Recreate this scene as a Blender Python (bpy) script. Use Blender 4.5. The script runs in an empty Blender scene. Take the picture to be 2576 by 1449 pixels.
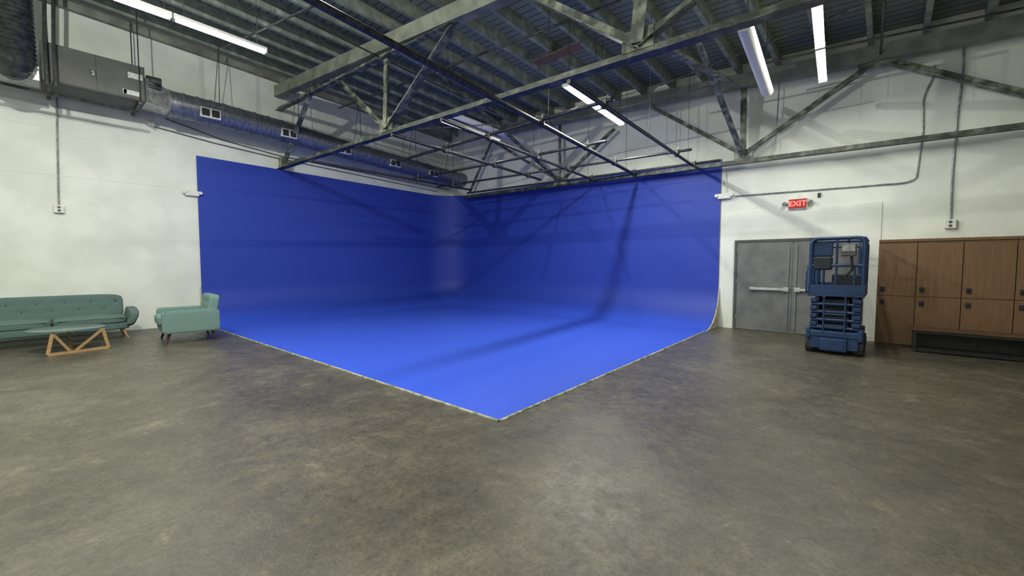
import bpy, bmesh, math, random
from mathutils import Vector, Matrix
random.seed(4)
C = bpy.context.scene.collection
V = Vector
# ------------------------------------------------------------------ camera
F = 1056.0; TH = math.atan2(942, F); PI_ = math.atan2(59.5, F)
fwd = V((-math.sin(TH)*math.cos(PI_), math.cos(TH)*math.cos(PI_), -math.sin(PI_)))
rgt = V((math.cos(TH), math.sin(TH), 0)); upv = rgt.cross(fwd)
CAM = V((0, 0, 1.6))
cam = bpy.data.objects.new('camera', bpy.data.cameras.new('camera')); C.objects.link(cam)
cam.data.sensor_width = 36; cam.data.lens = 36*F/2576; cam.data.clip_start = .05
m3 = Matrix((rgt, upv, -fwd)).transposed()
cam.matrix_world = Matrix.Translation(CAM) @ m3.to_4x4()
bpy.context.scene.camera = cam
try:
    bpy.context.scene.view_settings.view_transform = 'Standard'
except Exception: pass
def ray(px, py): return fwd + rgt*((px-1288)/F) + upv*((724.5-py)/F)
def Pz(px, py, z=0.0):
    d = ray(px, py); return CAM + d*((z-CAM.z)/d.z)
def Ppl(px, py, p0, n):
    d = ray(px, py); return CAM + d*((p0-CAM).dot(n)/d.dot(n))
XL = Pz(510, 815).x; YB = Pz(1805, 822).y
def Pl(px, py, off=0.0): return Ppl(px, py, V((XL+off, 0, 0)), V((1, 0, 0)))
def Pb(px, py, off=0.0): return Ppl(px, py, V((0, YB-off, 0)), V((0, 1, 0)))
XR = 6.5; YF = -6.0
def zr(x, y): return 6.8 - .06*(x-XL) + .05*(YB-y)     # underside of the joists
JD = .28                                                # joist depth
# ------------------------------------------------------------------ materials
def M(name, c1, c2=None, scale=4, rough=.6, metal=0, bump=0, lo=.4, hi=.6, stretch=None, detail=6, spec=.5, emis=None, es=0):
    m = bpy.data.materials.new(name); m.use_nodes = True
    nt = m.node_tree; b = nt.nodes['Principled BSDF']
    b.inputs['Roughness'].default_value = rough; b.inputs['Metallic'].default_value = metal
    b.inputs['Base Color'].default_value = (*c1, 1)
    b.inputs['Specular IOR Level'].default_value = spec
    if emis:
        b.inputs['Emission Color'].default_value = (*emis, 1); b.inputs['Emission Strength'].default_value = es
    if c2 or bump:
        tc = nt.nodes.new('ShaderNodeTexCoord'); mp = nt.nodes.new('ShaderNodeMapping')
        nt.links.new(tc.outputs['Object'], mp.inputs['Vector'])
        if stretch: mp.inputs['Scale'].default_value = stretch
        n = nt.nodes.new('ShaderNodeTexNoise'); n.inputs['Scale'].default_value = scale; n.inputs['Detail'].default_value = detail
        nt.links.new(mp.outputs['Vector'], n.inputs['Vector'])
        if c2:
            r = nt.nodes.new('ShaderNodeValToRGB')
            r.color_ramp.elements[0].position = lo; r.color_ramp.elements[1].position = hi
            r.color_ramp.elements[0].color = (*c1, 1); r.color_ramp.elements[1].color = (*c2, 1)
            nt.links.new(n.outputs['Fac'], r.inputs['Fac']); nt.links.new(r.outputs['Color'], b.inputs['Base Color'])
        if bump:
            bp = nt.nodes.new('ShaderNodeBump'); bp.inputs['Strength'].default_value = bump; bp.inputs['Distance'].default_value = .02
            nt.links.new(n.outputs['Fac'], bp.inputs['Height']); nt.links.new(bp.outputs['Normal'], b.inputs['Normal'])
    return m
def floor_mat():
    m = bpy.data.materials.new('stained_concrete'); m.use_nodes = True
    nt = m.node_tree; b = nt.nodes['Principled BSDF']; L = nt.links.new
    tc = nt.nodes.new('ShaderNodeTexCoord')
    def noise(sc, det, dist=0, rgh=.5):
        n = nt.nodes.new('ShaderNodeTexNoise'); n.inputs['Scale'].default_value = sc; n.inputs['Detail'].default_value = det
        n.inputs['Distortion'].default_value = dist; n.inputs['Roughness'].default_value = rgh; L(tc.outputs['Object'], n.inputs['Vector']); return n
    def ramp(n, stops):
        r = nt.nodes.new('ShaderNodeValToRGB'); cr = r.color_ramp
        while len(cr.elements) < len(stops): cr.elements.new(.5)
        for e, (p, c) in zip(cr.elements, stops): e.position = p; e.color = (*c, 1)
        L(n.outputs['Fac'], r.inputs['Fac']); return r
    def mult(x, y):
        mx = nt.nodes.new('ShaderNodeMix'); mx.data_type = 'RGBA'; mx.blend_type = 'MULTIPLY'; mx.inputs[0].default_value = 1
        L(x, mx.inputs[6]); L(y, mx.inputs[7]); return mx.outputs[2]
    a = ramp(noise(.8, 12, .8, .68), [(.34, (.062, .055, .040)), (.5, (.082, .074, .054)), (.66, (.112, .102, .077))])
    c = ramp(noise(4, 14, .4, .78), [(.34, (.72, .72, .73)), (.48, (.96, .96, .96)), (.57, (1.12, 1.12, 1.08)), (.68, (1.9, 1.85, 1.72))])
    d = ramp(noise(38, 10, 0, .85), [(.36, (.55, .55, .55)), (.5, (1, 1, 1)), (.66, (1.5, 1.5, 1.48))])
    o = mult(mult(a.outputs[0], c.outputs[0]), d.outputs[0]); L(o, b.inputs['Base Color'])
    rr = ramp(noise(9, 14, 0, .8), [(.38, (.26, .26, .26)), (.6, (.52, .52, .52))]); L(rr.outputs[0], b.inputs['Roughness'])
    b.inputs['Specular IOR Level'].default_value = .55
    bp = nt.nodes.new('ShaderNodeBump'); bp.inputs['Strength'].default_value = .55; bp.inputs['Distance'].default_value = .005
    L(noise(32, 9, 0, .68).outputs['Fac'], bp.inputs['Height']); L(bp.outputs['Normal'], b.inputs['Normal'])
    return m
def blue_mat():        # blue paint; floor base lightened to imitate stronger light there, and glossier
    m = bpy.data.materials.new('chroma_blue_paint'); m.use_nodes = True
    nt = m.node_tree; b = nt.nodes['Principled BSDF']; L = nt.links.new
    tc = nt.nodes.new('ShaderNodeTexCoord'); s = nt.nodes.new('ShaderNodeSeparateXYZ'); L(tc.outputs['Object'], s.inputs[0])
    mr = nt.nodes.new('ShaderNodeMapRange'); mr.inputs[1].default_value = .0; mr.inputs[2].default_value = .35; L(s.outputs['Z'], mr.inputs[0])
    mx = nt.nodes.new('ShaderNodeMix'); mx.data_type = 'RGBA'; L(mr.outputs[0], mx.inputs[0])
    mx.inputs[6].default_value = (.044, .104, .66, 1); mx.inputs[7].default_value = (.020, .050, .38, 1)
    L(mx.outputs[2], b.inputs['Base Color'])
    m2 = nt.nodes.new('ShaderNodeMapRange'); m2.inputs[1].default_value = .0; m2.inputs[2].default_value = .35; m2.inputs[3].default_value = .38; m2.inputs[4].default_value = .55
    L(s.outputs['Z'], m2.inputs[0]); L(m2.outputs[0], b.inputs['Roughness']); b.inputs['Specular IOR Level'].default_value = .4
    return m
def deck_mat():
    m = bpy.data.materials.new('green_deck_boards'); m.use_nodes = True
    nt = m.node_tree; b = nt.nodes['Principled BSDF']; L = nt.links.new
    tc = nt.nodes.new('ShaderNodeTexCoord'); s = nt.nodes.new('ShaderNodeSeparateXYZ'); L(tc.outputs['Object'], s.inputs[0])
    mu = nt.nodes.new('ShaderNodeMath'); mu.operation = 'MULTIPLY'; mu.inputs[1].default_value = 5.5; L(s.outputs['Y'], mu.inputs[0])
    fr = nt.nodes.new('ShaderNodeMath'); fr.operation = 'FRACT'; L(mu.outputs[0], fr.inputs[0])
    r = nt.nodes.new('ShaderNodeValToRGB'); e = r.color_ramp.elements
    e[0].position = 0.09; e[0].color = (.025, .028, .025, 1); e[1].position = .15; e[1].color = (.20, .23, .185, 1)
    L(fr.outputs[0], r.inputs['Fac']); L(r.outputs[0], b.inputs['Base Color']); b.inputs['Roughness'].default_value = .7
    return m
mt = {
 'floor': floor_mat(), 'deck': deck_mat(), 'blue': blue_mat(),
 'wall': M('white_painted_wall', (.69, .72, .66), (.79, .81, .755), 1.2, .75, bump=.08),
 'edge': M('worn_tape_edge', (.42, .39, .31), (.16, .20, .12), 9, .8, lo=.45, hi=.6),
 'plaster': M('rough_plaster', (.55, .52, .46), (.35, .32, .27), 8, .9),
 'joist': M('green_painted_timber', (.19, .23, .185), (.37, .41, .34), 5, .65, bump=.2, lo=.45, hi=.75),
 'steel': M('peeling_green_steel', (.055, .070, .057), (.38, .40, .32), 5, .55, bump=.2, lo=.44, hi=.72),
 'chord': M('dark_green_chord_steel', (.040, .050, .043), (.22, .24, .19), 5, .5, bump=.2, lo=.48, hi=.78),
 'beam': M('grey_painted_beam', (.16, .175, .145), (.32, .34, .28), 3, .7, bump=.2, lo=.4, hi=.8),
 'dark': M('dark_steel', (.030, .034, .034), (.07, .075, .072), 8, .45, .4),
 'pipe': M('black_grid_pipe', (.028, .030, .036), (.07, .07, .075), 20, .4, .6),
 'galv': M('galvanised_duct', (.17, .19, .225), (.28, .295, .32), 6, .42, .7, stretch=(1, 6, 1)),
 'unit': M('grey_unit_housing', (.08, .083, .076), (.105, .105, .10), 3, .6),
 'foil': M('silver_foil_wrap', (.55, .56, .55), (.35, .36, .36), 9, .35, .8, bump=.5),
 'blackflex': M('black_flex_duct', (.02, .022, .022), (.05, .05, .05), 10, .4),
 'white': M('white_enamel', (.75, .75, .72), (.66, .66, .63), 6, .45),
 'lens': M('white_lamp_lens', (.82, .83, .82), (.77, .78, .77), 5, .35),
 'tube': M('lit_tube', (1, 1, 1), None, emis=(1, .97, .84), es=20),
 'tubedim': M('dim_lit_tube', (1, 1, 1), None, emis=(1, .93, .72), es=5),
 'door': M('grey_door_paint', (.115, .12, .122), (.16, .16, .158), 3, .5, bump=.1),
 'dframe': M('dark_grey_door_frame', (.055, .055, .055), (.075, .075, .073), 6, .5),
 'chrome': M('brushed_aluminium', (.62, .62, .60), (.5, .5, .5), 20, .3, .8),
 'wood': M('brown_locker_veneer', (.145, .078, .036), (.185, .104, .051), 3.5, .5, stretch=(9, 9, .7), bump=.05, lo=.35, hi=.7),
 'bench': M('oak_bench_top', (.085, .045, .020), (.12, .065, .03), 5, .6, stretch=(.6, 6, 6)),
 'black': M('black_plastic', (.012, .012, .012), (.022, .022, .022), 12, .45),
 'lift': M('blue_lift_paint', (.008, .032, .10), (.016, .046, .13), 6, .42, lo=.35, hi=.7),
 'liftdark': M('dark_lift_cavity', (.010, .014, .022), (.016, .022, .032), 8, .6),
 'rubber': M('black_rubber', (.02, .02, .02), (.04, .04, .04), 30, .85),
 'grey': M('grey_plastic', (.07, .073, .073), (.10, .10, .095), 12, .5),
 'silver': M('scuffed_silver_box', (.36, .37, .37), (.2, .21, .21), 12, .4, .3),
 'teal': M('teal_woven_upholstery', (.085, .140, .132), (.112, .175, .165), 90, .95, bump=.4, detail=4, lo=.35, hi=.65),
 'teald': M('teal_piping', (.05, .092, .086), (.065, .112, .104), 90, .9),
 'mint': M('light_teal_upholstery', (.14, .235, .218), (.18, .285, .265), 90, .95, bump=.4, detail=4, lo=.35, hi=.65),
 'oak': M('pale_oak', (.36, .21, .095), (.46, .29, .14), 6, .45, stretch=(1, 1, 6)),
 'walnut': M('walnut_leg', (.05, .028, .017), (.08, .042, .025), 8, .4),
 'ttop': M('grey_green_table_top', (.10, .15, .138), (.14, .19, .175), 3, .3),
 'red': M('red_sign_letters', (.9, .02, .02), None, emis=(1, .06, .05), es=7),
 'redface': M('red_sign_face', (.22, .015, .015), None, emis=(1, .02, .02), es=.12),
 'paper': M('white_paper_label', (.75, .75, .70), (.45, .45, .42), 30, .6),
 'redwood': M('bare_reddish_boards', (.13, .075, .05), (.18, .105, .07), 5, .7, stretch=(.7, 8, 1)),
 'slot': M('dark_vent_slot', (.015, .015, .018), (.03, .03, .03), 20, .7),
}
# ------------------------------------------------------------------ shape helpers
def nb(): return bmesh.new()
def merge(bm, t):
    me = bpy.data.meshes.new('tmp'); t.to_mesh(me); t.free(); bm.from_mesh(me); bpy.data.meshes.remove(me); return bm
def box(bm, lo, hi, bev=0, seg=2):
    t = bmesh.new(); bmesh.ops.create_cube(t, size=1)
    s = [hi[i]-lo[i] for i in range(3)]; c = [(hi[i]+lo[i])/2 for i in range(3)]
    for v in t.verts: v.co = V([v.co[i]*s[i]+c[i] for i in range(3)])
    if bev: bmesh.ops.bevel(t, geom=t.edges[:], offset=bev, segments=seg, profile=.5, affect='EDGES')
    return merge(bm, t)
def basis(d):
    d = d.normalized(); ref = V((0, 0, 1)) if abs(d.z) < .95 else V((0, 1, 0))
    s = d.cross(ref).normalized(); return s, s.cross(d).normalized()
def bar(bm, p, q, w, h, ow=0, oh=0):
    s, u = basis(q-p); vs = []
    for e in (p, q):
        for a, b in ((-1, -1), (1, -1), (1, 1), (-1, 1)):
            vs.append(bm.verts.new(e + s*(a*w/2+ow) + u*(b*h/2+oh)))
    for f in ((3, 2, 1, 0), (4, 5, 6, 7), (0, 1, 5, 4), (1, 2, 6, 5), (2, 3, 7, 6), (3, 0, 4, 7)):
        bm.faces.new([vs[i] for i in f])
    return bm
def angle(bm, p, q, w, t=.012):        # back-to-back angle iron: an upright leg pair and a flange
    bar(bm, p, q, t*2, w, 0, 0); bar(bm, p, q, w*1.5, t, 0, -w/2); return bm
def tube(bm, pts, r, seg=10, cap=True, radii=None):
    pts = [V(p) for p in pts]; rings = []; n = len(pts); s0 = None
    for i, p in enumerate(pts):
        d = (pts[min(i+1, n-1)]-pts[max(i-1, 0)]).normalized()
        if s0 is None: s, u = basis(d)
        else:
            s = (s0 - d*s0.dot(d)).normalized(); u = s.cross(d).normalized()
        s0 = s; rr = radii[i] if radii else r
        rings.append([bm.verts.new(p + s*math.cos(2*math.pi*k/seg)*rr + u*math.sin(2*math.pi*k/seg)*rr) for k in range(seg)])
    for a, b in zip(rings, rings[1:]):
        for k in range(seg): bm.faces.new((a[k], a[(k+1) % seg], b[(k+1) % seg], b[k]))
    if cap: bm.faces.new(rings[0][::-1]); bm.faces.new(rings[-1])
    return bm
def rounded(pts, r, n=4):              # round the corners of a polyline
    pts = [V(p) for p in pts]; out = [pts[0]]
    for a, b, c in zip(pts, pts[1:], pts[2:]):
        rr = min(r, (a-b).length*.45, (c-b).length*.45)
        p, q = b+(a-b).normalized()*rr, b+(c-b).normalized()*rr
        for k in range(n+1):
            t = k/n; out.append(p*(1-t)**2 + b*2*t*(1-t) + q*t*t)
    return out+[pts[-1]]
def sq(c, s, p=6, n=9, fn=None, rot=None):   # soft rounded box
    t = bmesh.new(); bmesh.ops.create_cube(t, size=2); bmesh.ops.subdivide_edges(t, edges=t.edges[:], cuts=n, use_grid_fill=True)
    for v in t.verts:
        k = (abs(v.co.x)**p+abs(v.co.y)**p+abs(v.co.z)**p)**(1/p); u = v.co/k
        w = V((u.x*s[0], u.y*s[1], u.z*s[2]))
        if fn: w = fn(u, w)
        v.co = w
    if rot: t.transform(rot)
    t.transform(Matrix.Translation(V(c))); return t
def wm(o):
    m = o.matrix_basis.copy()
    while o.parent: o = o.parent; m = o.matrix_basis @ m
    return m
def mk(name, bm, mat, parent=None, local=False, smooth=False, label=None):
    bmesh.ops.recalc_face_normals(bm, faces=bm.faces[:])
    loc = None
    if parent is not None:
        if not local: bm.transform(wm(parent).inverted())
    else:
        xs = [v.co for v in bm.verts]
        loc = V(((min(v.x for v in xs)+max(v.x for v in xs))/2, (min(v.y for v in xs)+max(v.y for v in xs))/2, min(v.z for v in xs)))
        bm.transform(Matrix.Translation(-loc))
    me = bpy.data.meshes.new(name); bm.to_mesh(me); bm.free(); me.materials.append(mt[mat])
    if smooth:
        for p in me.polygons: p.use_smooth = True
        try: me.set_sharp_from_angle(angle=math.radians(40))
        except Exception: pass
    o = bpy.data.objects.new(name, me); C.objects.link(o)
    if parent is not None: o.parent = parent
    else: o.location = loc
    if label: o['label'] = label
    return o
def tag(o, label, cat, group=None, kind=None):
    o['label'] = label; o['category'] = cat
    if group: o['group'] = group
    if kind: o['kind'] = kind
    return o
def thing(name, loc, label, cat, group=None, rz=0, sc=1):
    o = bpy.data.objects.new(name, None); C.objects.link(o); o.location = loc; o.rotation_euler = (0, 0, rz); o.scale = (sc, sc, sc)
    o.empty_display_size = .1
    return tag(o, label, cat, group)
def struct(o): o['kind'] = 'structure'; return o
def text_bm(s, size, mat4, depth=.004, bold=.02):
    cu = bpy.data.curves.new('t', 'FONT'); cu.body = s; cu.size = size; cu.extrude = depth; cu.align_x = 'CENTER'; cu.align_y = 'CENTER'
    cu.offset = size*bold
    ob = bpy.data.objects.new('t', cu); C.objects.link(ob); dg = bpy.context.evaluated_depsgraph_get(); dg.update()
    me = bpy.data.meshes.new_from_object(ob.evaluated_get(dg)); b = bmesh.new(); b.from_mesh(me); b.transform(mat4)
    bpy.data.objects.remove(ob); bpy.data.meshes.remove(me); return b
# ------------------------------------------------------------------ shell
struct(mk('floor', box(nb(), (XL-.2, YF-.2, -.2), (XR+.2, YB+.2, 0)), 'floor'))
def prism(bm, pts2, zb, ztop):         # plan polygon with a roof-following top
    a = [bm.verts.new((x, y, zb)) for x, y in pts2]; b = [bm.verts.new((x, y, ztop(x, y))) for x, y in pts2]
    n = len(a); bm.faces.new(a[::-1]); bm.faces.new(b)
    for i in range(n): bm.faces.new((a[i], a[(i+1) % n], b[(i+1) % n], b[i]))
    return bm
top = lambda x, y: zr(x, y)+JD
struct(mk('wall_left', prism(nb(), [(XL-.2, YF), (XL, YF), (XL, YB), (XL-.2, YB)], 0, top), 'wall'))
struct(mk('wall_back', prism(nb(), [(XL-.2, YB), (XR+.2, YB), (XR+.2, YB+.2), (XL-.2, YB+.2)], 0, top), 'wall'))
struct(mk('wall_right', prism(nb(), [(XR, YF), (XR+.2, YF), (XR+.2, YB), (XR, YB)], 0, top), 'wall'))
struct(mk('wall_front', prism(nb(), [(XL-.2, YF-.2), (XR+.2, YF-.2), (XR+.2, YF), (XL-.2, YF)], 0, top), 'wall'))
b = nb(); pts = [(XL-.2, YF-.2), (XR+.2, YF-.2), (XR+.2, YB+.2), (XL-.2, YB+.2)]
lo = [b.verts.new((x, y, top(x, y))) for x, y in pts]; hi = [b.verts.new((x, y, top(x, y)+.15)) for x, y in pts]
b.faces.new(lo); b.faces.new(hi)
for i in range(4): b.faces.new((lo[i], lo[(i+1) % 4], hi[(i+1) % 4], hi[i]))
struct(mk('ceiling', b, 'deck'))
x = XL+.45
while x < XR-.2:
    b = nb(); z0 = zr(x, YF+.02); z1 = zr(x, YB-.02)
    bar(b, V((x, YF+.02, z0+JD/2)), V((x, YB-.02, z1+JD/2)), .085, JD-.002)
    tag(mk('roof_joist', b, 'joist'), 'green painted timber joist running under the ceiling boards', 'beam', 'parallel timber roof joists')
    x += .80
# timber ledger along the head of the left wall
b = nb(); bar(b, V((XL+.07, YF+.05, zr(XL, YF)-.09)), V((XL+.07, YB-.05, zr(XL, YB)-.09)), .12, .17); struct(mk('trim_2', b, 'beam'))
b = nb(); c = Pz(1405, 178, 6.1); box(b, (c.x-.7, c.y-.15, zr(c.x, c.y)-.035), (c.x+.7, c.y+.15, zr(c.x, c.y)-.012))
tag(mk('ceiling_board', b, 'redwood'), 'bare brown board patch under the green joists', 'board')
# wall panel around the door
a = Pb(1826, 533); d = Pb(2220, 512)
b = nb(); box(b, (a.x, YB-.02, 0), (d.x, YB-.001, (a.z+d.z)/2))
struct(mk('trim_1', b, 'wall'))
# faint panel seams pressed on the left wall
for n_, (pa, pb) in enumerate((((-40, 290), (500, 387)), ((-40, 421), (500, 478)))):
    p, q = Pl(*pa, .002), Pl(*pb, .002); b = nb(); bar(b, p, q, .006, .012); struct(mk('trim_%d' % (3+n_), b, 'wall'))
# ------------------------------------------------------------------ cyclorama
CY = thing('cyclorama', (XL+5, YB-4, 0), 'royal blue painted studio backdrop curving from two walls onto the floor', 'backdrop')
RC, RF = 1.25, 1.0
EO = .03
yA = Pz(510, 815).y; xB = Pz(1805, 822).x; FC = Pz(1255, 1060)
hA = Pl(502, 393).z; hC = 4.36; hB = Pb(1820, 400).z
path = []
nL = 24
xl = XL+EO; yb = YB-EO
for i in range(nL+1):
    t = i/nL; path.append((V((xl, yA+(yb-RC-yA)*t, 0)), V((1, 0, 0)), hA+(hC-hA)*t))
for i in range(1, 17):
    a = math.pi-(math.pi/2)*i/16; cx, cy = xl+RC, yb-RC
    path.append((V((cx+math.cos(a)*RC, cy+math.sin(a)*RC, 0)), V((-math.cos(a), -math.sin(a), 0)), hC))
for i in range(1, nL+1):
    t = i/nL; path.append((V((xl+RC+(xB-xl-RC)*t, yb, 0)), V((0, -1, 0)), hC+(hB-hC)*t))
b = nb(); ZF = .012; rows = []
for p, n, H in path:
    col = []
    for k in range(9): col.append(b.verts.new(p+V((0, 0, H+(RF-H)*k/8))))
    for k in range(1, 15):
        a = (math.pi/2)*k/14; col.append(b.verts.new(p+n*(RF-RF*math.cos(a))+V((0, 0, ZF+RF-(RF)*math.sin(a)))) )
    rows.append(col)
for r0, r1 in zip(rows, rows[1:]):
    for k in range(len(r0)-1): b.faces.new((r0[k], r0[k+1], r1[k+1], r1[k]))
FCv = b.verts.new((FC.x, FC.y, ZF))
b.faces.new([r[-1] for r in rows]+[FCv])
bmesh.ops.recalc_face_normals(b, faces=b.faces[:])
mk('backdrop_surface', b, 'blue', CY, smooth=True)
for p, n, sgn in ((path[0][0], V((1, 0, 0)), V((0, -1, 0))), (path[-1][0], V((0, -1, 0)), V((1, 0, 0)))):
    b = nb(); pts = [V((0, 0, 0))]
    for k in range(15):
        a = (math.pi/2)*k/14; pts.append(n*(RF-RF*math.cos(a))*.995+V((0, 0, (RF-RF*math.sin(a))*.995+.002)))
    lo = [b.verts.new(p+q+sgn*.003) for q in pts]; hi = [b.verts.new(p+q+sgn*.03) for q in pts]
    b.faces.new(lo); b.faces.new(hi)
    for i in range(len(lo)): j = (i+1) % len(lo); b.faces.new((lo[i], lo[j], hi[j], hi[i]))
    mk('cove_end', b, 'plaster', CY)
def ragged(p, q, w0=.03, n=90):
    b = nb(); d = (q-p).normalized(); s = V((0, 0, 1)).cross(d); prev = None
    for i in range(n+1):
        c = p+(q-p)*i/n; w = w0*random.uniform(.2, 1.4)
        e = [b.verts.new(c+s*.008+V((0, 0, .0145))), b.verts.new(c-s*w+V((0, 0, .0145))), b.verts.new(c-s*(w+.004)+V((0, 0, .001)))]
        if prev:
            for k in range(2): b.faces.new((prev[k], prev[k+1], e[k+1], e[k]))
        prev = e
    return b
pL = path[0][0]+V((RF, 0, 0)); pR = path[-1][0]-V((0, RF, 0)); f0 = V((FC.x, FC.y, 0))
mk('edge_strip', ragged(pL, f0, .014, 160), 'edge', CY, label='ragged tan edge strip')
mk('edge_strip', ragged(f0, pR, .020, 160), 'edge', CY, label='ragged tan edge strip')
# ------------------------------------------------------------------ roof trusses
def ext_to_roof(p, q, gap=.0):
    d = q-p
    for i in range(400):
        r = p+d*(i*.01)
        if r.z > zr(r.x, r.y)-gap: return r
    return q
A = Pz(705, 420, 4.5); B = Pz(2010, 6, 4.5); dAB = (B-A).normalized(); nT = dAB.cross(V((0, 0, 1)))
def Pt(px, py): return Ppl(px, py, A, nT)
T1 = thing('roof_truss', (A+B)/2, 'nearest green steel roof truss crossing above the blue backdrop', 'truss', 'steel roof trusses')
E = A+dAB*19.9
mk('bottom_chord', angle(nb(), A-dAB*((A.x-XL-.02)/dAB.x), E, .115), 'chord', T1)
S = Pt(700, 232); S2 = Pt(1200, 12); dS = (S2-S).normalized()
S0 = S-dS*((S.x-XL-.06)/dS.x)
mk('top_chord', bar(nb(), S0, S+dS*20, .22, .30), 'beam', T1)
mk('top_chord', angle(nb(), Pt(672, 288), ext_to_roof(Pt(672, 288), Pt(1200, 22), .3), .10), 'steel', T1)
def web(par, p, q, w=.09, mat='steel'): mk('web_member', angle(nb(), p, q, w), mat, par)
def gus(par, p, along, w=.45, h=.28):
    b = nb(); bar(b, p-along*w/2, p+along*w/2, .05, h); mk('gusset_plate', b, 'steel', par)
N1 = Pt(972, 322); N2 = Pt(1605, 112); N0 = Pt(712, 412)
web(T1, N0, Pt(800, 180)); web(T1, N1, Pt(975, 150)); web(T1, N1, Pt(1138, 62), .12); web(T1, N1, Pt(858, 205))
web(T1, N2, ext_to_roof(N2, Pt(1618, 0), .1), .13); web(T1, N2, ext_to_roof(N2, Pt(1355, -5), .1), .12); web(T1, N2, ext_to_roof(N2, Pt(1745, -5), .1), .10)
for n in (N0, N1, N2): gus(T1, n+V((0, 0, .06)), dAB)
# back truss
OB = .32
def Q(px, py): return Pb(px, py, OB)
bl = Q(1168, 496); br = Q(2570, 316); dB = (br-bl).normalized()
T2 = thing('roof_truss', (bl+br)/2, 'green steel truss running close along the white back wall above the doors', 'truss', 'steel roof trusses')
mk('bottom_chord', angle(nb(), bl, br+dB*3, .10), 'chord', T2)
t0 = Q(1215, 338); t1 = Q(1640, 268); t2 = Q(2210, 148); tt = (t2-t1).normalized()
mk('top_chord', bar(nb(), t0+tt*.2+V((0,0,0)), t2+tt*5.5, .2, .30), 'beam', T2)
n1 = Q(1410, 456); n2 = Q(1870, 388)
for p, q, w in ((n1, Q(1545, 322), .08), (n1, Q(1410, 315), .07), (n1, Q(1225, 345), .07), (n2, t1, .09), (n2, Q(1873, 215), .09), (n2, t2, .09), (Q(2225, 150), Q(2700, 262), .11), (Q(1180, 485), Q(1240, 345), .07)):
    web(T2, p, q, w)
gus(T2, n1, dB, .5, .22); gus(T2, n2, dB, .4, .2); gus(T2, t2, tt, .6, .3)
# cross braces between trusses
def brace(p, q, w, lab):
    tag(mk('truss_brace', angle(nb(), p, q, w), 'steel'), lab, 'brace', 'diagonal braces between the trusses')
def toz(p, px, py):     # point on the pixel's ray at the roof
    for z in [6.9-.02*i for i in range(80)]:
        r = Pz(px, py, z)
        if z < zr(r.x, r.y): return r
brace(n2+V((0, -.12, .05)), toz(n2, 1752, 85), .09, 'long diagonal brace rising from the wall truss beside the unlit lamp')
brace(n1+V((0, -.12, .05)), toz(n1, 1090, 168), .08, 'long diagonal brace falling to the wall truss above the blue corner')
brace(N2+V((.1, .12, .1)), Ppl(1838, 205, V((0, 9.6, 0)), V((0, 1, 0))), .08, 'short diagonal brace right of the middle truss joint')
# ------------------------------------------------------------------ lighting grid
ZG = 4.1
G = thing('lighting_grid', (-7, 7.5, ZG), 'suspended grid of thin black pipes below the trusses over the blue floor', 'pipe grid')
ys = [((780, 405), (1185, 478)), ((985, 338), (1360, 452)), ((1110, 300), (1498, 455)), ((700, -45), (1600, 441)), ((1430, 205), (1748, 420))]
xs = [((1030, 452), (1525, 355)), ((1100, 470), (1740, 376)), ((985, 410), (1540, 250)), ((1175, 486), (1812, 403))]
L3 = []
for i_, (p, q) in enumerate(ys):
    p, q = Pz(*p, ZG), Pz(*q, ZG)
    if q.y > YB-.4: q = p+(q-p)*((YB-.4-p.y)/(q.y-p.y))
    L3.append((p, q)); mk('pipe', tube(nb(), [p, q], .042 if i_ == 3 else .033, 12), 'pipe', G, smooth=True)
X3 = []
for (p, q) in xs:
    p, q = Pz(*p, ZG+.07), Pz(*q, ZG+.07); X3.append((p, q)); mk('pipe', tube(nb(), [p, q], .031, 12), 'pipe', G, smooth=True)
def isect(a, b_):
    (p, q), (r, s) = a, b_; d = q-p; e = s-r; den = d.x*e.y-d.y*e.x
    t = ((r.x-p.x)*e.y-(r.y-p.y)*e.x)/den; u = ((r.x-p.x)*d.y-(r.y-p.y)*d.x)/den
    return p+d*t if -.02 < t < 1.02 and -.02 < u < 1.02 else None
for a in L3:
    for c in X3:
        p = isect(a, c)
        if p:
            b = nb(); box(b, p+V((-.05, -.042, -.042)), p+V((.05, .042, .11)), .012); cl_ = mk('clamp', b, 'dark', G)
            b = nb(); tube(b, [p+V((.0, 0, .10)), p+V((.05, 0, .16))], .012, 8); mk('clamp_bolt', b, 'chrome', cl_)
for a in L3:
    for f in (.5, .93):
        p = a[0].lerp(a[1], f)
        if p.y < .5: continue
        mk('hanger_rod', tube(nb(), [p+V((0, 0, .02)), V((p.x, p.y, zr(p.x, p.y)-.005))], .005, 6), 'dark', G)
# service pipes under the roof
def run(pts, r, mat, name, lab, cat, rnd=.0, grp=None):
    pts = rounded(pts, rnd) if rnd else pts
    return tag(mk(name, tube(nb(), pts, r, 8), mat, smooth=True), lab, cat, grp)
run([Pz(853, 272, 6.0), Pz(1300, 102, 6.0), Pz(1560, 2, 6.0)], .022, 'dark', 'service_pipe', 'thin dark pipe crossing under the joists behind the near truss', 'pipe')
run([Pz(600, -30, 6.2), Pz(1010, 170, 6.2), Pz(1250, 285, 6.2)], .018, 'dark', 'service_pipe', 'thin dark pipe running below the joists towards the far corner', 'pipe')
run([Pz(1660, 215, 5.6), Pz(2190, 5, 5.6)], .02, 'dark', 'service_pipe', 'thin dark pipe passing behind the unlit white lamp', 'pipe')
run([Pz(1050, 325, 5.2), Pz(1440, 300, 5.2), Pz(2000, 165, 5.2)], .014, 'grey', 'service_pipe', 'thin grey pipe hanging above the black pipe grid', 'pipe')
run([Pz(560, 120, 6.1), Pz(800, 10, 6.1)], .02, 'dark', 'service_pipe', 'thin dark pipe under the joists right of the left lit lamps', 'pipe')
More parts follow.
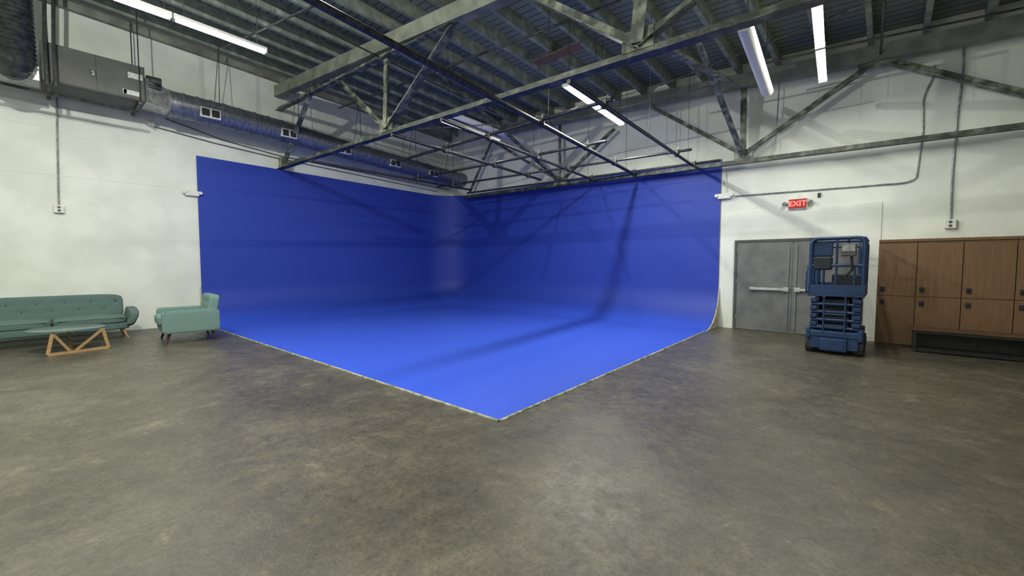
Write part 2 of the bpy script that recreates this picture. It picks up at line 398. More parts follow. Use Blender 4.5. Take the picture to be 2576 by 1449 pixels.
run([Pz(2225, 0, 5.7), Pz(2215, 140, 5.7)], .02, 'dark', 'service_pipe', 'dark pipe running back above the right end of the wall truss', 'pipe')
run([Pz(2576, 20, 5.6), Pz(2120, 115, 5.6), Pz(1900, 165, 5.6)], .02, 'dark', 'service_pipe', 'dark pipe crossing beneath the ceiling right of the lit lamps', 'pipe')
# ------------------------------------------------------------------ lamps
LG = 'fluorescent strip lamps hanging from the roof'
def strip(p, q, label, lit=2, power=70, wire=True, wrap=False):
    mid = (p+q)/2; d = q-p; L = V((d.x, d.y, 0)).length; rz = math.atan2(d.y, d.x)
    r = thing('strip_lamp', mid, label, 'lamp', LG, rz)
    if wrap:
        b = nb(); box(b, (-L/2, -.07, .045), (L/2, .07, .08), .01); mk('housing', b, 'white', r, True)
        b = nb(); rings = []
        for xx in (-L/2, L/2):
            rings.append([b.verts.new((xx, .1*math.cos(a), .045-.10*math.sin(a))) for a in [math.pi*k/12 for k in range(13)]])
        for k in range(12): b.faces.new((rings[0][k], rings[0][k+1], rings[1][k+1], rings[1][k]))
        b.faces.new(rings[0]); b.faces.new(rings[1]); b.faces.new((rings[0][0], rings[0][12], rings[1][12], rings[1][0]))
        mk('lens', b, 'lens' if not lit else 'tubedim', r, True, True)
    else:
        b = nb(); box(b, (-L/2, -.06, .03), (L/2, .06, .085), .008); mk('housing', b, 'white', r, True)
        for s in (-1, 1):
            b = nb(); tube(b, [(-L/2+.03, s*.04, 0), (L/2-.03, s*.04, 0)], .021, 10); mk('tube', b, 'tube' if lit == 2 else 'tubedim', r, True, True)
            b = nb(); box(b, (s*L/2-.012, -.066, -.024), (s*L/2+.012, .066, .08), .004); mk('end_cap', b, 'white', r, True)
    if wire:
        for s in (-1, 1):
            w = wm(r) @ V((s*L*.4, 0, .08)); b = nb(); tube(b, [w, V((w.x, w.y, zr(w.x, w.y)-.004))], .006, 6); mk('hanger_wire', b, 'dark', r)
    if lit and power:
        ld = bpy.data.lights.new('tube_light', 'AREA'); ld.shape = 'RECTANGLE'; ld.size = L*.95; ld.size_y = .05
        ld.energy = power; ld.color = (.99, 1, .885)
        lo = bpy.data.objects.new('tube_light', ld); C.objects.link(lo); lo.parent = r; lo.location = (0, 0, -.03)
    return r
za = 5.85
a0, a1, a2 = Pz(280, -8, za), Pz(432, 46, za), Pz(668, 132, za)
strip(a0, a1.lerp(a0, .02), 'lit white strip lamp at the top left cut by the frame, above the duct', power=65)
strip(a1.lerp(a2, .02), a2, 'lit white strip lamp left of the trusses, second from the left', power=60)
zb = 4.95
b0, b1, b2 = Pz(1422, 215, zb), Pz(1506, 274, zb), Pz(1564, 313, zb)
strip(b0, b1.lerp(b0, .02), 'lit white strip lamp above the middle of the pipe grid, nearer of its pair', power=115)
strip(b1.lerp(b2, .02), b2, 'lit white strip lamp above the pipe grid, farther one of the joined pair', power=85)
c0, c1, c2 = Pz(2055, 10, 5.0), Pz(2063, 120, 5.0), Pz(2070, 204, 5.0)
strip(c0, c1.lerp(c0, .02), 'lit white strip lamp at the upper right, nearer half of the line', power=65)
strip(c1.lerp(c2, .02), c2, 'lit white strip lamp at the upper right, lower half of the line', power=45)
strip(Pz(1872, 68, 4.75), Pz(1930, 236, 4.75), 'unlit rounded white lamp hanging left of the lit right hand lamps', 0, 0, wrap=True)
strip(Pz(1143, 292, 5.4), Pz(1312, 358, 5.4), 'unlit white lamp far back above the blue corner', 0, 0, wrap=True)
strip(Pz(1112, 303, 5.0), Pz(1254, 356, 5.0), 'dim yellowish strip lamp far back beneath the unlit white one', 1, 25)
# unseen lamps guessed and added for light, behind and above the camera
for i, (x, y, z, pw) in enumerate(((-9.3, -2.0, 5.6, 70), (-4.6, -3.4, 5.1, 40), (-4.55, 1.3, 5.05, 150), (-.6, .2, 5.4, 75), (3.2, 3.4, 5.4, 14), (3.2, -2.5, 5.4, 26))):
    strip(V((x, y-1.2, z)), V((x, y+1.2, z)), ['lit strip lamp overhead behind the viewer over the sofa side', 'lit strip lamp overhead behind the viewer in the middle row', 'lit strip lamp straight overhead in the middle row', 'lit strip lamp overhead just right of the viewer', 'lit strip lamp overhead on the locker side', 'lit strip lamp overhead in the far rear right row'][i], power=pw)
# unseen bare lamp added behind the viewer to throw truss shadows on the backdrop
hb = V((-6.0, -.6, 6.55)); HB = thing('bulb_lamp', hb, 'bare bulb lamp under the roof behind the viewer', 'lamp')
b = nb(); tube(b, [(0, 0, .10), (0, 0, .22)], .05, 14, radii=[.05, .03]); mk('lamp_socket', b, 'white', HB, True, True)
b = nb(); tube(b, [(0, 0, -.06), (0, 0, -.04), (0, 0, .02), (0, 0, .10)], .06, 16, radii=[.02, .05, .065, .03]); mk('bulb', b, 'tubedim', HB, True, True)
b = nb(); tube(b, [(0, 0, .22), (0, 0, zr(hb.x, hb.y)-hb.z-.003)], .01, 8); mk('stem', b, 'dark', HB, True)
ld = bpy.data.lights.new('bulb_light', 'POINT'); ld.energy = 800; ld.color = (.99, 1, .9); ld.shadow_soft_size = .05
lo = bpy.data.objects.new('bulb_light', ld); C.objects.link(lo); lo.parent = HB; lo.location = (0, 0, -.16)
# ------------------------------------------------------------------ ducts
OD = .75
dp = [Pl(px, py, OD) for px, py in ((425, 260), (560, 291), (705, 329), (860, 375), (985, 408), (1100, 439), (1176, 457))]
D = thing('spiral_duct', dp[3], 'long round galvanised air duct along the top of the left wall', 'duct')
rad = [.30, .295, .29, .285, .28, .27, .27]
b = nb(); tube(b, dp, .36, 28, radii=rad); mk('duct_body', b, 'galv', D, smooth=True)
for i in range(6):
    n = 4
    for k in range(n):
        p = dp[i].lerp(dp[i+1], k/n); d = (dp[i+1]-dp[i]).normalized()*.018; r = rad[i]+.012
        b = nb(); tube(b, [p-d, p+d], r, 28); mk('duct_seam', b, 'galv', D, smooth=True)
for px, py in ((522, 290), (718, 336), (856, 370), (984, 403), (1080, 427)):
    # register on the room-side of the duct
    c = Pl(px, py, OD)
    yy = c.y
    j = max(k for k in range(6) if dp[k].y <= yy); f = (yy-dp[j].y)/(dp[j+1].y-dp[j].y); ax = dp[j].lerp(dp[j+1], f); r = rad[j]
    o = ax+V((r*.93, 0, -r*.32)); s = r/.38
    b = nb(); box(b, o+V((-.06, -.27*s, -.15*s)), o+V((.035, .27*s, .15*s)), .01); v = mk('register_grille', b, 'white', D)
    for q in (-1, 1):
        b = nb(); box(b, o+V((.034, q*.13*s-.10*s, -.11*s)), o+V((.042, q*.13*s+.10*s, .11*s))); mk('grille_slot', b, 'slot', v)
for f in (.1, .3, .5, .72, .9):
    p = dp[0].lerp(dp[-1], f); zt = zr(p.x, p.y)-.004
    for s in (-1, 1):
        b = nb(); tube(b, [V((p.x+s*.27, p.y, p.z+.1)), V((p.x, p.y+.1, zt))], .008, 6); mk('hanger', b, 'dark', D)
# air handler
u0 = Pl(103, 170, 1.15); u1 = Pl(366, 232, 1.15)
zt_, zb_ = 5.98, 5.22
H = thing('air_handler', (XL+.8, (u0.y+u1.y)/2, zb_), 'dark grey rectangular air handling unit numbered 2 on the left wall', 'air unit')
b = nb(); box(b, (XL+.35, u0.y, zb_), (XL+1.15, u1.y, zt_), .015); mk('housing', b, 'unit', H)
for ya_, yb_ in ((u0.y+.02, (u0.y+u1.y)/2-.01), ((u0.y+u1.y)/2+.01, u1.y-.02)):
    b = nb(); box(b, (XL+1.15, ya_, zb_+.02), (XL+1.165, yb_, zt_-.02)); mk('access_panel', b, 'unit', H)
R2 = Matrix.Rotation(math.pi/2, 4, 'Z') @ Matrix.Rotation(math.pi/2, 4, 'X')
pn = Pl(234, 184, 1.17); b = nb(); box(b, pn+V((-.004, -.05, -.065)), pn+V((.001, .05, .065))); mk('number_plate', b, 'black', H)
mk('number', text_bm('2', .12, Matrix.Translation(pn+V((.004, 0, 0))) @ R2), 'paper', H)
for px, py, w, h in ((340, 192, .12, .06), (333, 234, .14, .05), (314, 229, .03, .05)):
    p = Pl(px, py, 1.168); b = nb(); box(b, p+V((-.002, -w, -h)), p+V((.002, w, h))); mk('paper_sticker', b, 'paper', H)
pm = Pl(385, 208, 1.0); b = nb(); tube(b, [pm+V((0, -.12, .02)), pm+V((0, .14, .02))], .11, 16); box(b, pm+V((-.12, -.13, -.16)), pm+V((.12, .12, -.09)), .01); mk('blower_motor', b, 'dark', H, smooth=True)
# transition foil piece between unit and duct
b = nb(); r0 = [V((XL+x, u1.y+.01, z)) for x, z in ((.38, zb_+.03), (1.12, zb_+.03), (1.12, zt_-.2), (.38, zt_-.2))]
e = dp[0]; r1 = [V((e.x+x, e.y-.01, e.z+z)) for x, z in ((-.23, -.23), (.23, -.23), (.23, .23), (-.23, .23))]
va = [b.verts.new(p) for p in r0]; vb = [b.verts.new(p) for p in r1]
b.faces.new(va); b.faces.new(vb)
for i in range(4): b.faces.new((va[i], va[(i+1) % 4], vb[(i+1) % 4], vb[i]))
mk('transition', b, 'foil', H)
# black flex duct and silver wrap at far left
q = Pl(48, 150, 1.35); q.y = min(q.y, u0.y-.36)
b = nb(); pts = []; rr = []
zt = zr(q.x, q.y)-.002; n = 46
for i in range(n): 
    pts.append(V((q.x, q.y, zt+(q.z-.02-zt)*i/(n-1)))); rr.append(.29+(.025 if i % 2 else 0))
ctr = pts[-1]
for k in range(1, 9):
    a = math.pi/2*k/8; pts.append(ctr+V((-.12*(1-math.cos(a)), 0, -.14*math.sin(a)))); rr.append(.29-.012*k+(.02 if k % 2 == 0 else 0))
tube(b, pts, .3, 20, radii=rr)
tag(mk('flexible_duct', b, 'blackflex', smooth=True), 'thick black ribbed flexible duct hanging at the top left', 'duct')
p = Pl(15, 185, 1.0); b = nb(); bar(b, V((p.x-.1, u0.y-3.5, 5.31)), V((p.x-.1, u0.y-.03, 5.31)), .55, .26); tag(mk('wrapped_duct', b, 'foil'), 'silver foil wrapped duct leading into the grey air unit', 'duct')
for px in (118, 140):
    p = Pl(px, 200, 1.35); b = nb(); tube(b, rounded([V((p.x, p.y, 5.1)), V((p.x, p.y, 5.9)), V((p.x+.05, p.y+.05, zr(p.x, p.y)-.02))], .15), .03, 8)
    tag(mk('black_hose', b, 'blackflex', smooth=True), 'black hose dropping between the ribbed duct and the grey air unit', 'hose', 'black hoses beside the air unit')
for y in (u0.y+.1, u1.y-.1):
    b = nb(); bar(b, V((XL+1.2, y, zb_-.04)), V((XL+.03, y, zb_-.04)), .06, .06)
    mk('support_strut', b, 'dark', H)
    for xx in (.3, 1.2):
        b = nb(); tube(b, [V((XL+xx, y, zb_-.04)), V((XL+xx, y, zr(XL+xx, y)-.004))], .012, 6); mk('hanger_rod', b, 'dark', H)
# gas pipe beneath
run([Pl(-60, 195, .9), Pl(60, 222, .9), Pl(350, 283, .9)], .03, 'dark', 'service_pipe', 'dark pipe running beneath the grey air unit', 'pipe')
run([Pl(415, 298, .03), Pl(560, 352, .03), Pl(705, 392, .03), Pl(1130, 478, .03)], .012, 'grey', 'wall_cable', 'upper grey cable running down the left wall under the duct', 'cable')
run([Pl(386, 318, .03), Pl(540, 360, .03), Pl(690, 396, .03), Pl(1100, 482, .03)], .012, 'grey', 'wall_cable', 'lower grey cable leaving the small junction box on the left wall', 'cable')
# left wall fittings
def outlet(pts, plane, label):
    P = [plane(*p, .03) for p in pts]; e = P[-1]
    r = thing('outlet_box', e, label, 'outlet')
    mk('conduit', tube(nb(), rounded(P, .12), .016, 8), 'silver', r, smooth=True)
    n = V((1, 0, 0)) if plane is Pl else V((0, -1, 0)); s = V((0, 1, 0)) if plane is Pl else V((1, 0, 0))
    c = e+n*.015
    lo = c-s*.08-V((0, 0, .17))-n*.04; hi = c+s*.08+n*.03
    l2 = [min(lo[i], hi[i]) for i in range(3)]; h2 = [max(lo[i], hi[i]) for i in range(3)]
    mk('box', box(nb(), l2, h2, .01), 'white', r)
    for dz in (-.05, -.12):
        cc = c+n*.032+V((0, 0, dz)); mk('socket', tube(nb(), [cc-n*.004, cc+n*.004], .026, 12), 'grey', r)
    return r
outlet([(143, 245), (144, 330), (148, 516)], Pl, 'white outlet box on a long conduit, alone on the left wall')
p = Pl(380, 313, .0); tag(mk('junction_box', box(nb(), p+V((.001, -.07, -.05)), p+V((.08, .07, .06)), .008), 'white'), 'small white junction box high on the left wall below the duct', 'electrical box')
run([Pl(380, 285, .03), Pl(380, 303, .03)], .014, 'white', 'conduit', 'short white conduit above the small junction box on the left wall', 'conduit')
outlet([(2424, 120), (2424, 175), (2408, 290), (2404, 345), (2396, 430), (2391, 552)], Pb, 'white outlet box on a long conduit above the brown lockers')
run([Pb(1852, 493, .03), Pb(2275, 460, .03), Pb(2305, 450, .03), Pb(2322, 330, .03), Pb(2322, 245, .03), Pb(2350, 190, .03), Pb(2352, 165, .03)], .014, 'silver', 'conduit', 'bent steel conduit rising on the white wall above the lockers', 'conduit', .15)
run([Pb(1950, 380, .2), Pb(1963, 175, .2)], .014, 'silver', 'conduit', 'upright conduit rising from the wall truss right of the unlit lamp', 'conduit')
def emlight(c, n, s, lab):
    r = thing('emergency_light', c, lab, 'emergency light')
    def bx(a, b_): 
        P, Q_ = c+s*a[0]+n*a[1]+V((0, 0, a[2])), c+s*b_[0]+n*b_[1]+V((0, 0, b_[2]))
        return box(nb(), [min(P[i], Q_[i]) for i in range(3)], [max(P[i], Q_[i]) for i in range(3)], .012)
    mk('housing', bx((-.15, .002, -.065), (.15, .09, .065)), 'white', r)
    for q in (-1, 1):
        o = c+s*q*.175+n*.07+V((0, 0, .02)); mk('lamp_head', tube(nb(), [o-n*.04, o+n*.03, o+n*.05], .04, 14, radii=[.025, .045, .04]), 'white', r, smooth=True)
    return r
emlight(Pl(482, 487), V((1, 0, 0)), V((0, 1, 0)), 'white emergency light at the left edge of the blue backdrop')
emlight(Pb(1824, 494, .03), V((0, -1, 0)), V((1, 0, 0)), 'white emergency light at the right edge of the blue backdrop')
run([Pb(1826, 482, .05), Pb(1824, 432, .05)], .012, 'white', 'conduit', 'short upright conduit above the emergency light by the blue edge', 'conduit')
# exit sign
ce = Pb(2007, 513, .03); ES = thing('exit_sign', ce, 'red lit EXIT sign with two small lamps above the grey doors', 'sign')
mk('housing', box(nb(), ce+V((-.18, -.05, -.12)), ce+V((.18, .02, .12)), .012), 'white', ES)
mk('face', box(nb(), ce+V((-.168, -.056, -.105)), ce+V((.168, -.049, .105))), 'redface', ES)
mk('letters', text_bm('EXIT', .165, Matrix.Translation(ce+V((0, -.06, 0))) @ Matrix.Rotation(math.pi/2, 4, 'X'), .003, .008), 'red', ES)
for s in (-1, 1):
    o = ce+V((s*.25, -.05, .02)); b = nb(); tube(b, [o+V((0, .05, 0)), o, o+V((0, -.05, -.02))], .05, 14, radii=[.025, .045, .04]); box(b, ce+V((min(s*.18, s*.26), -.02, 0)), ce+V((max(s*.18, s*.26), .0, .03))); mk('lamp_head', b, 'silver', ES, smooth=True)
o = ce+V((0, -.02, .12)); mk('conduit', tube(nb(), rounded([o, o+V((0, 0, .08))], .03), .012, 8), 'white', ES)
p = Pb(2061, 491); tag(mk('wall_plate', box(nb(), p+V((-.03, -.04, -.045)), p+V((.03, -.001, .045)), .005), 'black'), 'tiny black plate on the wall right of the exit sign', 'wall plate')
# ------------------------------------------------------------------ doors
xa = Pb(1848, 700).x; xm = Pb(1994, 700).x; wl = xm-xa-.06; xb = xm+wl+.06; hd = 2.13; Y0 = YB-.02
DR = thing('door_1', ((xa+xb)/2, Y0, 0), 'grey steel double doors with push bars behind the blue lift', 'door'); DR['kind'] = 'structure'
b = nb(); box(b, (xa, Y0-.06, 0), (xa+.06, Y0, hd+.06)); box(b, (xb-.06, Y0-.06, 0), (xb, Y0, hd+.06)); box(b, (xa+.06, Y0-.06, hd), (xb-.06, Y0, hd+.06)); mk('door_frame', b, 'dframe', DR)
for x0, x1 in ((xa+.062, xm-.006), (xm+.006, xb-.062)):
    lf = mk('door_leaf', box(nb(), (x0, Y0-.045, .015), (x1, Y0-.002, hd-.004), .003), 'door', DR)
    b = nb(); zb2 = 1.02; box(b, (x0+.30 if x0 < xm-.1 else x0+.05, Y0-.115, zb2-.03), (x1-.05 if x0 < xm-.1 else x1-.3, Y0-.085, zb2+.03), .006)
    box(b, (x0+.3 if x0 < xm-.1 else x1-.38, Y0-.09, zb2-.035), (x0+.38 if x0 < xm-.1 else x1-.3, Y0-.044, zb2+.035)); 
    box(b, (x1-.16 if x0 < xm-.1 else x0+.04, Y0-.11, zb2-.05), (x1-.04 if x0 < xm-.1 else x0+.16, Y0-.044, zb2+.05), .006); mk('push_bar', b, 'chrome', lf)
    xr = x1-.07 if x0 < xm-.1 else x0+.07
    mk('latch_rod', tube(nb(), [V((xr, Y0-.065, .08)), V((xr, Y0-.065, hd-.1))], .012, 8), 'chrome', lf)
    for z in (.25, 1.15, 1.9):
        xh = x0+.01 if x0 < xm-.1 else x1-.01; mk('hinge', tube(nb(), [V((xh, Y0-.05, z)), V((xh, Y0-.05, z+.11))], .012, 8), 'chrome', lf)
struct(mk('baseboard_back', box(nb(), (xb+.02, YB-.035, 0), (Pb(2210, 800).x, YB-.021, .1)), 'wall'))
# ------------------------------------------------------------------ lockers
YL = YB-.5
def Pk(px, py, y=YL): return Ppl(px, py, V((0, y, 0)), V((0, 1, 0)))
colx = [Pk(px, 700).x for px in (2207, 2305, 2421, 2556)]; colx.append(colx[-1]+.64); colx.append(colx[-1]+.62)
HL = 2.08
for i in range(5):
    x0, x1 = colx[i]+.002, colx[i+1]-.002
    r = thing('locker', ((x0+x1)/2, YL+.24, 0), ['brown wooden two door locker nearest the blue lift, leftmost of the row', 'brown wooden two door locker second from the blue lift', 'brown wooden two door locker third from the blue lift', 'brown wooden two door locker fourth from the lift, cut by the photo edge', 'brown wooden locker just beyond the right photo edge'][i], 'locker', 'row of brown wooden lockers')
    b = nb(); box(b, (x0, YL+.022, .05), (x1, YB-.03, HL-.05)); box(b, (x0, YL+.05, 0), (x1, YB-.03, .05)); mk('body', b, 'wood', r)
    mk('top_board', box(nb(), (x0, YL-.005, HL-.05), (x1, YB-.03, HL), .003), 'wood', r)
    for z0, z1, zl in ((.055, .985, .865), (.995, 1.98, 1.125)):
        dd = mk('door', box(nb(), (x0+.004, YL, z0), (x1-.004, YL+.02, z1), .003), 'wood', r)
        bb = nb(); box(bb, (x0+.05, YL-.018, zl-.045), (x0+.115, YL, zl+.045), .006); box(bb, (x0+.068, YL-.035, zl-.015), (x0+.098, YL-.018, zl+.018), .004); mk('lock', bb, 'black', dd)
# bench
bp0 = Pz(2291, 884)
y0, y1 = bp0.y, YL-.03
def bench(x0, x1, y0, y1, lab, h=.43):
    r = thing('bench', ((x0+x1)/2, (y0+y1)/2, 0), lab, 'bench')
    mk('seat', box(nb(), (x0, y0, h-.04), (x1, y1, h), .006), 'bench', r)
    for x in (x0+.02, x1-.06):
        for y in (y0+.01, y1-.05):
            mk('leg', box(nb(), (x, y, 0), (x+.04, y+.04, h-.04)), 'black', r)
    for z in (.02, h-.08):
        for ya_, yb_ in ((y0+.01, y0+.04), (y1-.05, y1-.02)):
            bb = nb(); box(bb, (x0+.06, ya_, z), (x1-.06, yb_, z+.035)); mk('rail', bb, 'black', r)
    mk('back_panel', box(nb(), (x0+.06, y1-.03, .06), (x1-.06, y1-.02, h-.085)), 'black', r)  # black sheet standing for the solid shadow under the seat
    mk('lower_shelf', box(nb(), (x0+.03, y0+.045, .055), (x1-.03, y1-.055, .075)), 'black', r)  # black board added low down, also standing for that shadow
bench(bp0.x, bp0.x+1.45, y0, y1, 'low wooden bench on a black frame in front of the brown lockers')
bench(bp0.x+1.48, bp0.x+1.9, y0-1.5, y1, 'second black framed bench at the right photo edge')
# ------------------------------------------------------------------ scissor lift
lp = Pz(2094, 893)
LF = thing('scissor_lift', (lp.x, lp.y+.68, 0), 'blue lowered scissor lift with guard rails standing before the grey doors', 'lift')
w = .40; l = .66
def lm(n, b_, m='lift', sm=False, lab=None, par=None): return mk(n, b_, m, par or LF, True, sm, lab)
b = nb(); box(b, (-w+.05, -l, .09), (w-.05, l, .36), .02); box(b, (-w, -l+.34, .10), (w, l-.34, .34), .02); box(b, (-w+.01, -l-.02, .30), (w-.01, -l+.3, .42), .025); box(b, (-w+.01, l-.3, .30), (w-.01, l+.02, .42), .025)
lm('chassis', b)
b = nb(); box(b, (-.19, -l-.05, .07), (.19, -l, .29), .012); lm('front_cover', b)
b = nb(); box(b, (-.15, -l-.058, .10), (.15, -l-.05, .26), .004); lm('access_plate', b)
for sx in (-1, 1):
    for sy in (-1, 1):
        b = nb(); tube(b, [(sx*.28, sy*.48, .15), (sx*.295, sy*.48, .15), (sx*.40, sy*.48, .15), (sx*.415, sy*.48, .15)], .15, 24, radii=[.135, .15, .15, .135]); wh = lm('wheel', b, 'rubber', True)
        b = nb(); tube(b, [(sx*.41, sy*.48, .15), (sx*.422, sy*.48, .15)], .075, 16); lm('hub', b, 'lift', True, par=wh)
    b = nb(); box(b, (sx*.37-.035, -l-.03, .26), (sx*.37+.035, -l+.33, .46), .02); lm('fender', b)
# folded scissor stack
zs = .46; hh = .14
for k in range(4):
    for sx in (-1, 1):
        for dr, xo in ((1, .32), (-1, .26)):
            b = nb(); bar(b, V((sx*xo, -.6, zs+k*hh+(0 if dr > 0 else .10))), V((sx*xo, .6, zs+k*hh+(.10 if dr > 0 else 0))), .05, .10); lm('scissor_arm', b)
        b = nb(); box(b, (sx*.305-.05, -.65, zs+k*hh+.045), (sx*.305+.05, -.58, zs+k*hh+.115), .008); lm('pivot_block', b)
    for y in (-.6, .6):
        b = nb(); tube(b, [(-.34, y, zs+k*hh+.01), (.34, y, zs+k*hh+.01)], .03, 10); lm('cross_tube', b, 'lift', True)
b = nb(); tube(b, [(0, -.45, .5), (0, .1, .72), (0, .5, .88)], .05, 12, radii=[.055, .055, .03]); lm('hydraulic_cylinder', b, 'dark', True)
b = nb(); box(b, (-.2, -.5, .44), (.2, .5, .98), .01); lm('battery_tray', b, 'liftdark')
# platform
b = nb(); box(b, (-w, -l, 1.03), (w, l, 1.09), .008); lm('platform_deck', b)
b = nb(); box(b, (-w, -l-.004, 1.09), (w, -l+.012, 1.24)); box(b, (-w, l-.012, 1.09), (w, l, 1.24)); box(b, (-w, -l+.012, 1.09), (-w+.012, l-.012, 1.24)); box(b, (w-.012, -l+.012, 1.09), (w, l-.012, 1.24)); lm('toe_board', b)
zt = 2.06
for sy in (-1, 1):
    y = sy*(l-.03)
    b = nb(); tube(b, rounded([(-w+.03, y, 1.09), (-w+.03, y, zt), (w-.03, y, zt), (w-.03, y, 1.09)], .12, 6), .03, 10); lm('end_rail', b, 'lift', True)
    b = nb(); tube(b, [(-w+.03, y, 1.58), (w-.03, y, 1.58)], .024, 8); lm('mid_rail', b, 'lift', True)
for sx in (-1, 1):
    x = sx*(w-.03)
    for z, r_ in ((zt-.015, .028), (1.58, .024)):
        b = nb(); tube(b, [(x, -l+.03, z), (x, l-.03, z)], r_, 8); lm('side_rail', b, 'lift', True)
    for y in (-.2, .25):
        b = nb(); tube(b, [(x, y, 1.09), (x, y, zt-.02)], .024, 8); lm('post', b, 'lift', True)
for xx in (-.27, .0, .25):
    b = nb(); tube(b, [(xx, -l+.03, 1.09), (xx, -l+.03, 1.58 if xx else zt)], .018, 8); lm('gate_post', b, 'lift', True)
b = nb(); tube(b, rounded([(-.29, l-.08, 1.1), (-.29, l-.08, 1.95), (.27, l-.08, 1.95), (.27, l-.08, 1.1)], .08, 5), .024, 8); lm('inner_gate', b, 'lift', True)
b = nb(); box(b, (-.10, -.1, 1.09), (.33, .35, 1.42), .02); lm('tool_box', b, 'liftdark')
b = nb(); box(b, (-.35, -l+.06, 1.74), (-.06, -l+.09, 2.0), .02); lm('blue_panel', b, 'lift')
b = nb(); box(b, (-.33, -l+.0, 1.50), (-.06, -l+.14, 1.74), .03); lm('document_box', b, 'liftdark')
b = nb(); box(b, (.06, -l-.07, 1.74), (.27, -l+.04, 1.96), .02); cb = lm('control_box', b, 'grey')
b = nb(); box(b, (.075, -l-.08, 1.82), (.25, -l-.068, 1.93), .004); lm('control_face', b, 'silver', par=cb)
b = nb(); tube(b, [(.16, -l-.04, 1.96), (.16, -l-.05, 2.05)], .015, 8, radii=[.012, .022]); lm('joystick', b, 'black', True, par=cb)
b = nb(); tube(b, rounded([(.2, -l, 1.75), (.22, -l+.02, 1.5), (.12, -l+.03, 1.4), (.2, -l+.03, 1.25), (.2, -l+.03, 1.12)], .12), .02, 8); lm('control_cord', b, 'black', True)
b = nb(); tube(b, rounded([(-w-.012, -l-.02, 1.55), (-w-.012, -l-.09, 1.5), (-w-.012, -l-.09, 1.15), (-w-.012, -l-.02, 1.1)], .05), .014, 8); lm('grab_handle', b, 'lift', True)
b = nb()
for z in (.52, .72, .9):
    tube(b, [(-.15, -l-.03, z), (.15, -l-.03, z)], .014, 8)
tube(b, [(-.15, -l-.03, .42), (-.15, -l-.03, 1.03)], .014, 8); tube(b, [(.15, -l-.03, .42), (.15, -l-.03, 1.03)], .014, 8); lm('ladder', b, 'lift', True)
# ------------------------------------------------------------------ sofa
def dimple(pts, rr, dep, axis, side):
    def f(u, wv):
        if u[axis]*side > .3:
            for a, c in pts:
                o = [i for i in range(3) if i != axis]
                d2 = (wv[o[0]]-a)**2+(wv[o[1]]-c)**2
                wv[axis] -= side*dep*math.exp(-d2/rr**2)
        return wv
    return f
def leg(p, q, r0=.026, r1=.013):
    b = nb(); tube(b, [p, q], r0, 12, radii=[r0, r1]); return b
SF = thing('sofa', (-12.66, .10, 0), 'long teal tufted sofa with wooden legs against the left wall', 'sofa', None, 0, 1.04)
hl = 1.2
pts = [(yy, zz) for zz, ys_ in ((.10, [-.95, -.57, -.19, .19, .57, .95]), (-.05, [-.76, -.38, 0, .38, .76])) for yy in ys_]
rot = Matrix.Rotation(math.radians(-10), 4, 'Y')
b = sq((-.33, 0, .64), (.10, hl-.13, .26), 7, 34, dimple(pts, .05, .028, 0, 1), rot); bk = mk('backrest', b, 'teal', SF, True, True)
for yy, zz in pts:
    t = sq((0, 0, 0), (.012, .016, .016), 2, 2); t.transform(Matrix.Translation(V((-.33, 0, .64))) @ rot @ Matrix.Translation(V((.078, yy, zz)))); mk('button', t, 'teald', bk, True, True)
for s in (-1, 1):
    def f(u, wv, s=s):
        wv.y += s*.05*(1-u.z**2)*.5 + s*.05*u.z; wv.z -= .04*(u.x > 0)*u.x*(u.z > 0); return wv
    b = sq((.0, s*(hl-.07), .43), (.42, .085, .19), 5, 12, f); mk('arm', b, 'teal', SF, True, True)
    def puff(u, wv): wv.z += .03*(1-u.x**2)*(1-u.y**2)*(1 if u.z > 0 else .2); return wv
    b = sq((.07, s*.53, .40), (.37, .525, .075), 7, 14, puff); cu = mk('seat_cushion', b, 'teal', SF, True, True)
    b = nb(); tube(b, [(.435, s*.53-.47, .44), (.435, s*.53+.47, .44)], .007, 6); mk('piping', b, 'teald', cu, True)
b = sq((.02, 0, .27), (.42, hl-.1, .075), 9, 8); mk('base', b, 'teal', SF, True, True)
for sx, sy in ((.33, 1), (.33, -1), (-.33, 1), (-.33, -1)):
    mk('leg', leg(V((sx, sy*(hl-.22), .22)), V((sx*1.12, sy*(hl-.13), 0)), .03, .015), 'oak', SF, True, True)
# ------------------------------------------------------------------ armchair (faces -Y)
AC = thing('armchair', (-11.12, 2.05, 0), 'light teal square armchair with dark legs at the left end of the blue floor', 'armchair', None, math.radians(-4), 1.16)
aw = .49
pts = [(xx, zz) for zz, xs_ in ((.09, [-.24, -.08, .08, .24]), (-.04, [-.16, 0, .16])) for xx in xs_]
rot = Matrix.Rotation(math.radians(-10), 4, 'X')
b = sq((0, .33, .60), (aw-.07, .085, .23), 7, 24, dimple(pts, .045, .022, 1, -1), rot); bk = mk('backrest', b, 'mint', AC, True, True)
for xx, zz in pts:
    t = sq((0, 0, 0), (.014, .011, .014), 2, 2); t.transform(Matrix.Translation(V((0, .33, .60))) @ rot @ Matrix.Translation(V((xx, -.068, zz)))); mk('button', t, 'teald', bk, True, True)
for s in (-1, 1):
    b = sq((s*(aw-.055), -.0, .38), (.065, .41, .195), 12, 12); am = mk('arm', b, 'mint', AC, True, True)
    b = nb(); tube(b, [(s*aw, -.38, .565), (s*aw, .38, .565)], .006, 6); mk('piping', b, 'teald', am, True)
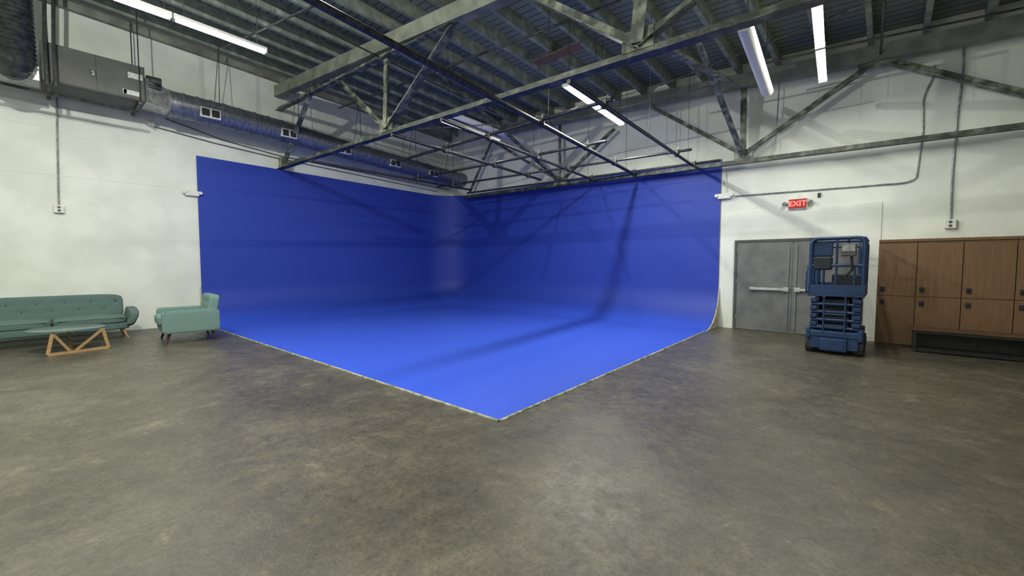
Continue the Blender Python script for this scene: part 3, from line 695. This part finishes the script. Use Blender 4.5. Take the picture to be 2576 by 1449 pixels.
def puff(u, wv): wv.z += .03*(1-u.x**2)*(1-u.y**2)*(u.z > 0); return wv
b = sq((0, -.08, .40), (aw-.12, .38, .085), 7, 14, puff); mk('seat_cushion', b, 'mint', AC, True, True)
b = sq((0, .0, .25), (aw-.02, .40, .07), 10, 8); mk('base', b, 'mint', AC, True, True)
for sx in (-1, 1):
    for sy in (-1, 1): mk('leg', leg(V((sx*.37, sy*.30, .2)), V((sx*.41, sy*.36, 0)), .028, .015), 'walnut', AC, True, True)
# ------------------------------------------------------------------ coffee table
tc = Pz(168, 825, .42)
TB = thing('coffee_table', (tc.x, tc.y, 0), 'round coffee table with grey green top on crossed pale oak legs', 'table')
b = nb(); tube(b, [(0, 0, .40), (0, 0, .404), (0, 0, .418), (0, 0, .422)], .52, 64, radii=[.505, .52, .52, .515]); mk('tabletop', b, 'ttop', TB, True, True)
fa = Pz(120, 896)-V((tc.x, tc.y, 0)); fb = Pz(274, 876)-V((tc.x, tc.y, 0))
fa = V((fa.x, fa.y, .022)); fb = V((fb.x, fb.y, .022)); m_ = fa.lerp(fb, .38); mm = (fa+fb)/2
mk('floor_rail', bar(nb(), fa, fb, .04, .045), 'oak', TB, True)
for f in (fa, fb):
    t = mm+(f-mm)*.82; t.z = .385
    mk('leg', bar(nb(), t, f, .04, .05), 'oak', TB, True)
    mk('diagonal_strut', bar(nb(), t, m_+(f-m_)*.08+V((0, 0, .01)), .035, .042), 'oak', TB, True)
fc = V((-.44, .04, .022)); t = V((-.34, .03, .385))
mk('floor_rail', bar(nb(), m_+(fc-m_)*.05, fc, .04, .04), 'oak', TB, True); mk('leg', bar(nb(), t, fc, .04, .05), 'oak', TB, True)
mk('top_rail', bar(nb(), V((mm.x*.82, mm.y*.82, .385)), t, .04, .03), 'oak', TB, True)
# world
wd = bpy.data.worlds.new('world'); bpy.context.scene.world = wd; wd.use_nodes = True
wd.node_tree.nodes['Background'].inputs[0].default_value = (.5, .55, .6, 1); wd.node_tree.nodes['Background'].inputs[1].default_value = .1
